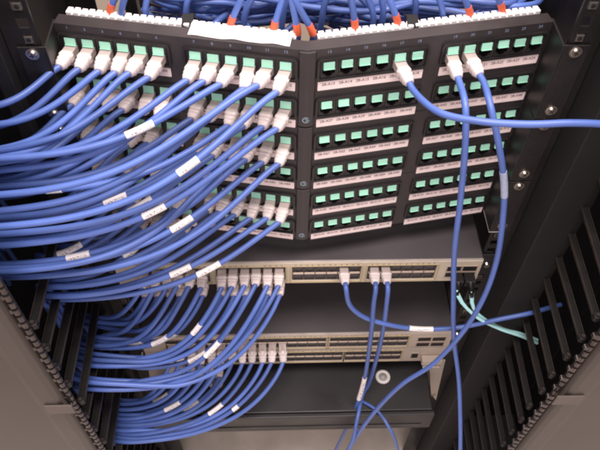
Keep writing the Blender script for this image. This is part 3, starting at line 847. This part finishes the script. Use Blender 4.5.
# ---- cables behind the panels --------------------------------------
def riser(x, lean, label, up=150):
    yb = -D_APEX + abs(x)*math.tan(ANG) + 24
    b = np.array([x, yb, 16.0])
    pts = [b + np.array([0, 5, -14]), b, b + np.array([lean*12, 1, 22]), b + np.array([lean*34, 12, 52]), b + np.array([lean*58, 34, 86]), b + np.array([lean*74, 70, up])]
    f = thing('riser_cable', label, 'cable', tuple(b), 'orange tagged cables behind the comb')
    P = resample(catmull(pts, 10), 60)[0]
    tube(MB(), P, 2.9, 12).build('jacket', 'deep', f, Matrix.Identity(4))
    tube(MB(), label_tube(P, 14, 25), 3.3, 12).build('orange_tag', 'orange', f, Matrix.Identity(4))
for x, ln, lb in ((-172, 1.0, 'blue cable with orange tag leaning right, rising behind port 3'),
                  (-66, .75, 'blue cable with orange tag leaning right, rising behind port 9'),
                  (-29, .5, 'blue cable with orange tag, rising behind port 11'),
                  (-8, -.3, 'blue cable with orange tag leaning left, rising just left of the panel ridge'),
                  (5, -.9, 'blue cable with orange tag leaning left, rising just right of the panel ridge'),
                  (42, -.35, 'blue cable with orange tag, rising behind port 14'),
                  (80, -.8, 'blue cable with orange tag leaning left, rising behind port 17'),
                  (146, -1.0, 'blue cable with orange tag leaning left, rising behind port 20'),
                  (176, -1.05, 'blue cable with orange tag leaning left, rising behind port 22')):
    riser(x, ln, lb)
for i in range(30):
    y0 = 30 + 85*((i*0.382) % 1.0) ; z0 = 22 - 0.67*y0 + 34*(((i*0.618) % 1.0) - 0.5)
    P = []
    x0 = -132 + RNG.normal()*12; x1 = 205 + RNG.normal()*12
    if i % 3 == 0: x1 = -20 + 150*RNG.random()
    if i % 3 == 1: x0 = -100 + 150*RNG.random()
    P.append((x0-14, y0+85, z0-50)); P.append((x0-8, y0+34, z0-14))
    for k in range(6):
        x = x0 + 22 + (x1-x0-44)*k/5
        P.append((x, y0 - 0.12*(abs(x)-110) + RNG.normal()*7, z0 + 4*math.sin(k*1.2+i) + RNG.normal()*5))
    P.append((x1+2, y0+34, z0-14)); P.append((x1+6, y0+85, z0-50))
    o = tube(MB(), resample(catmull(P, 8), 70)[0], 2.9, 10).build('bundle_cable', 'deep')
    tag(o, 'plain blue cable in the horizontal bundle behind the white comb', 'cable', 'untagged cables bundled behind the comb')
for i, (x, lean) in enumerate(((-160, .8), (-140, .7), (-104, 1.1), (-52, 1.), (-18, .9), (18, .8), (58, -.9), (68, -.6), (98, -.7), (120, -.9))):
    yb = 10 + 6*(i % 3)
    pts = [(x-lean*10, yb+24, -60), (x-lean*4, yb+6, -8), (x, yb+2, 22), (x+lean*24, yb+8, 58), (x+lean*52, yb+26, 94), (x+lean*62, yb+60, 150)]
    o = tube(MB(), resample(catmull(pts, 8), 60)[0], 2.9, 10).build('bundle_cable', 'deep')
    tag(o, 'plain blue cable curving up and out of view behind the white comb', 'cable', 'untagged rising cables behind the comb')
for x, lb in ((-103, 'black fabric tie sticking up over the white comb beside the paper tape'), (93, 'black fabric tie sticking up over the comb behind port 18')):
    yb = -D_APEX + abs(x)*math.tan(ANG) + 14
    m = MB(); pr = [(yb+1, 12), (yb+4, 17), (yb+14, 20), (yb+30, 10), (yb+31, 8), (yb+15, 17), (yb+6, 14), (yb+3, 11)]
    m.prism(pr, x-5, x+5, 0, 0.4)
    o = m.build('cable_tie', 'velcro', None, frame((0, 0, 0), (0, 1, 0), (0, 0, 1), (1, 0, 0)))
    tag(o, lb, 'cable tie', 'fabric ties on the rear bundle')

# ---- setting -------------------------------------------------------
m = MB(); m.add([(-4000, -4000, -1000), (4000, -4000, -1000), (4000, 4000, -1000), (-4000, 4000, -1000)], [(0, 1, 2, 3)]); struct(m.build('floor', 'floor'))
m = MB(); m.box(-4000, 4000, 900, 1000, -996, 1800, 0); struct(m.build('wall', 'wall'))

# ------------------------------------------------------------------ camera, light, render
cam = bpy.data.cameras.new('camera'); co = bpy.data.objects.new('camera', cam); C.objects.link(co)
co.location = (-0.026323, -0.495952, 0.373212); co.rotation_euler = (0.6553212, -0.0180234, -0.0288565)
cam.sensor_fit = 'HORIZONTAL'; cam.sensor_width = 36.0; cam.lens = 672.345*36/600; cam.clip_start = 0.01; cam.clip_end = 50
cam.dof.use_dof = True; cam.dof.focus_distance = 0.72; cam.dof.aperture_fstop = 36
bpy.context.scene.camera = co

w = bpy.data.worlds.new('World'); bpy.context.scene.world = w; w.use_nodes = True
bg = w.node_tree.nodes['Background']; bg.inputs[0].default_value = (1.0, 0.885, 0.925, 1); bg.inputs[1].default_value = 0.85

def area(loc, tgt, sx, sy, power, col):
    l = bpy.data.lights.new('ceiling_tube', 'AREA'); l.shape = 'RECTANGLE'; l.size = sx; l.size_y = sy; l.energy = power; l.color = col
    o = bpy.data.objects.new('ceiling_tube', l); C.objects.link(o); o.location = loc
    o.rotation_euler = (Vector(tgt)-Vector(loc)).to_track_quat('-Z', 'Y').to_euler(); return o
area((0.1, -0.45, 1.55), (0, -0.12, -0.2), 1.5, 0.5, 48, (1.0, 0.90, 0.86))
area((-0.2, -1.6, 1.4), (0, 0, -0.3), 1.4, 0.5, 5, (1.0, 0.88, 0.84))
area((0.0, 0.45, 1.65), (0, 0.2, -0.3), 1.5, 0.35, 24, (1.0, 0.90, 0.84))

sc = bpy.context.scene
sc.view_settings.view_transform = 'Standard'; sc.view_settings.look = 'None'; sc.view_settings.exposure = 0.12; sc.view_settings.gamma = 1
sc.cycles.filter_width = 2.5; sc.render.engine = 'CYCLES'; sc.render.resolution_x = 1024; sc.render.resolution_y = 768
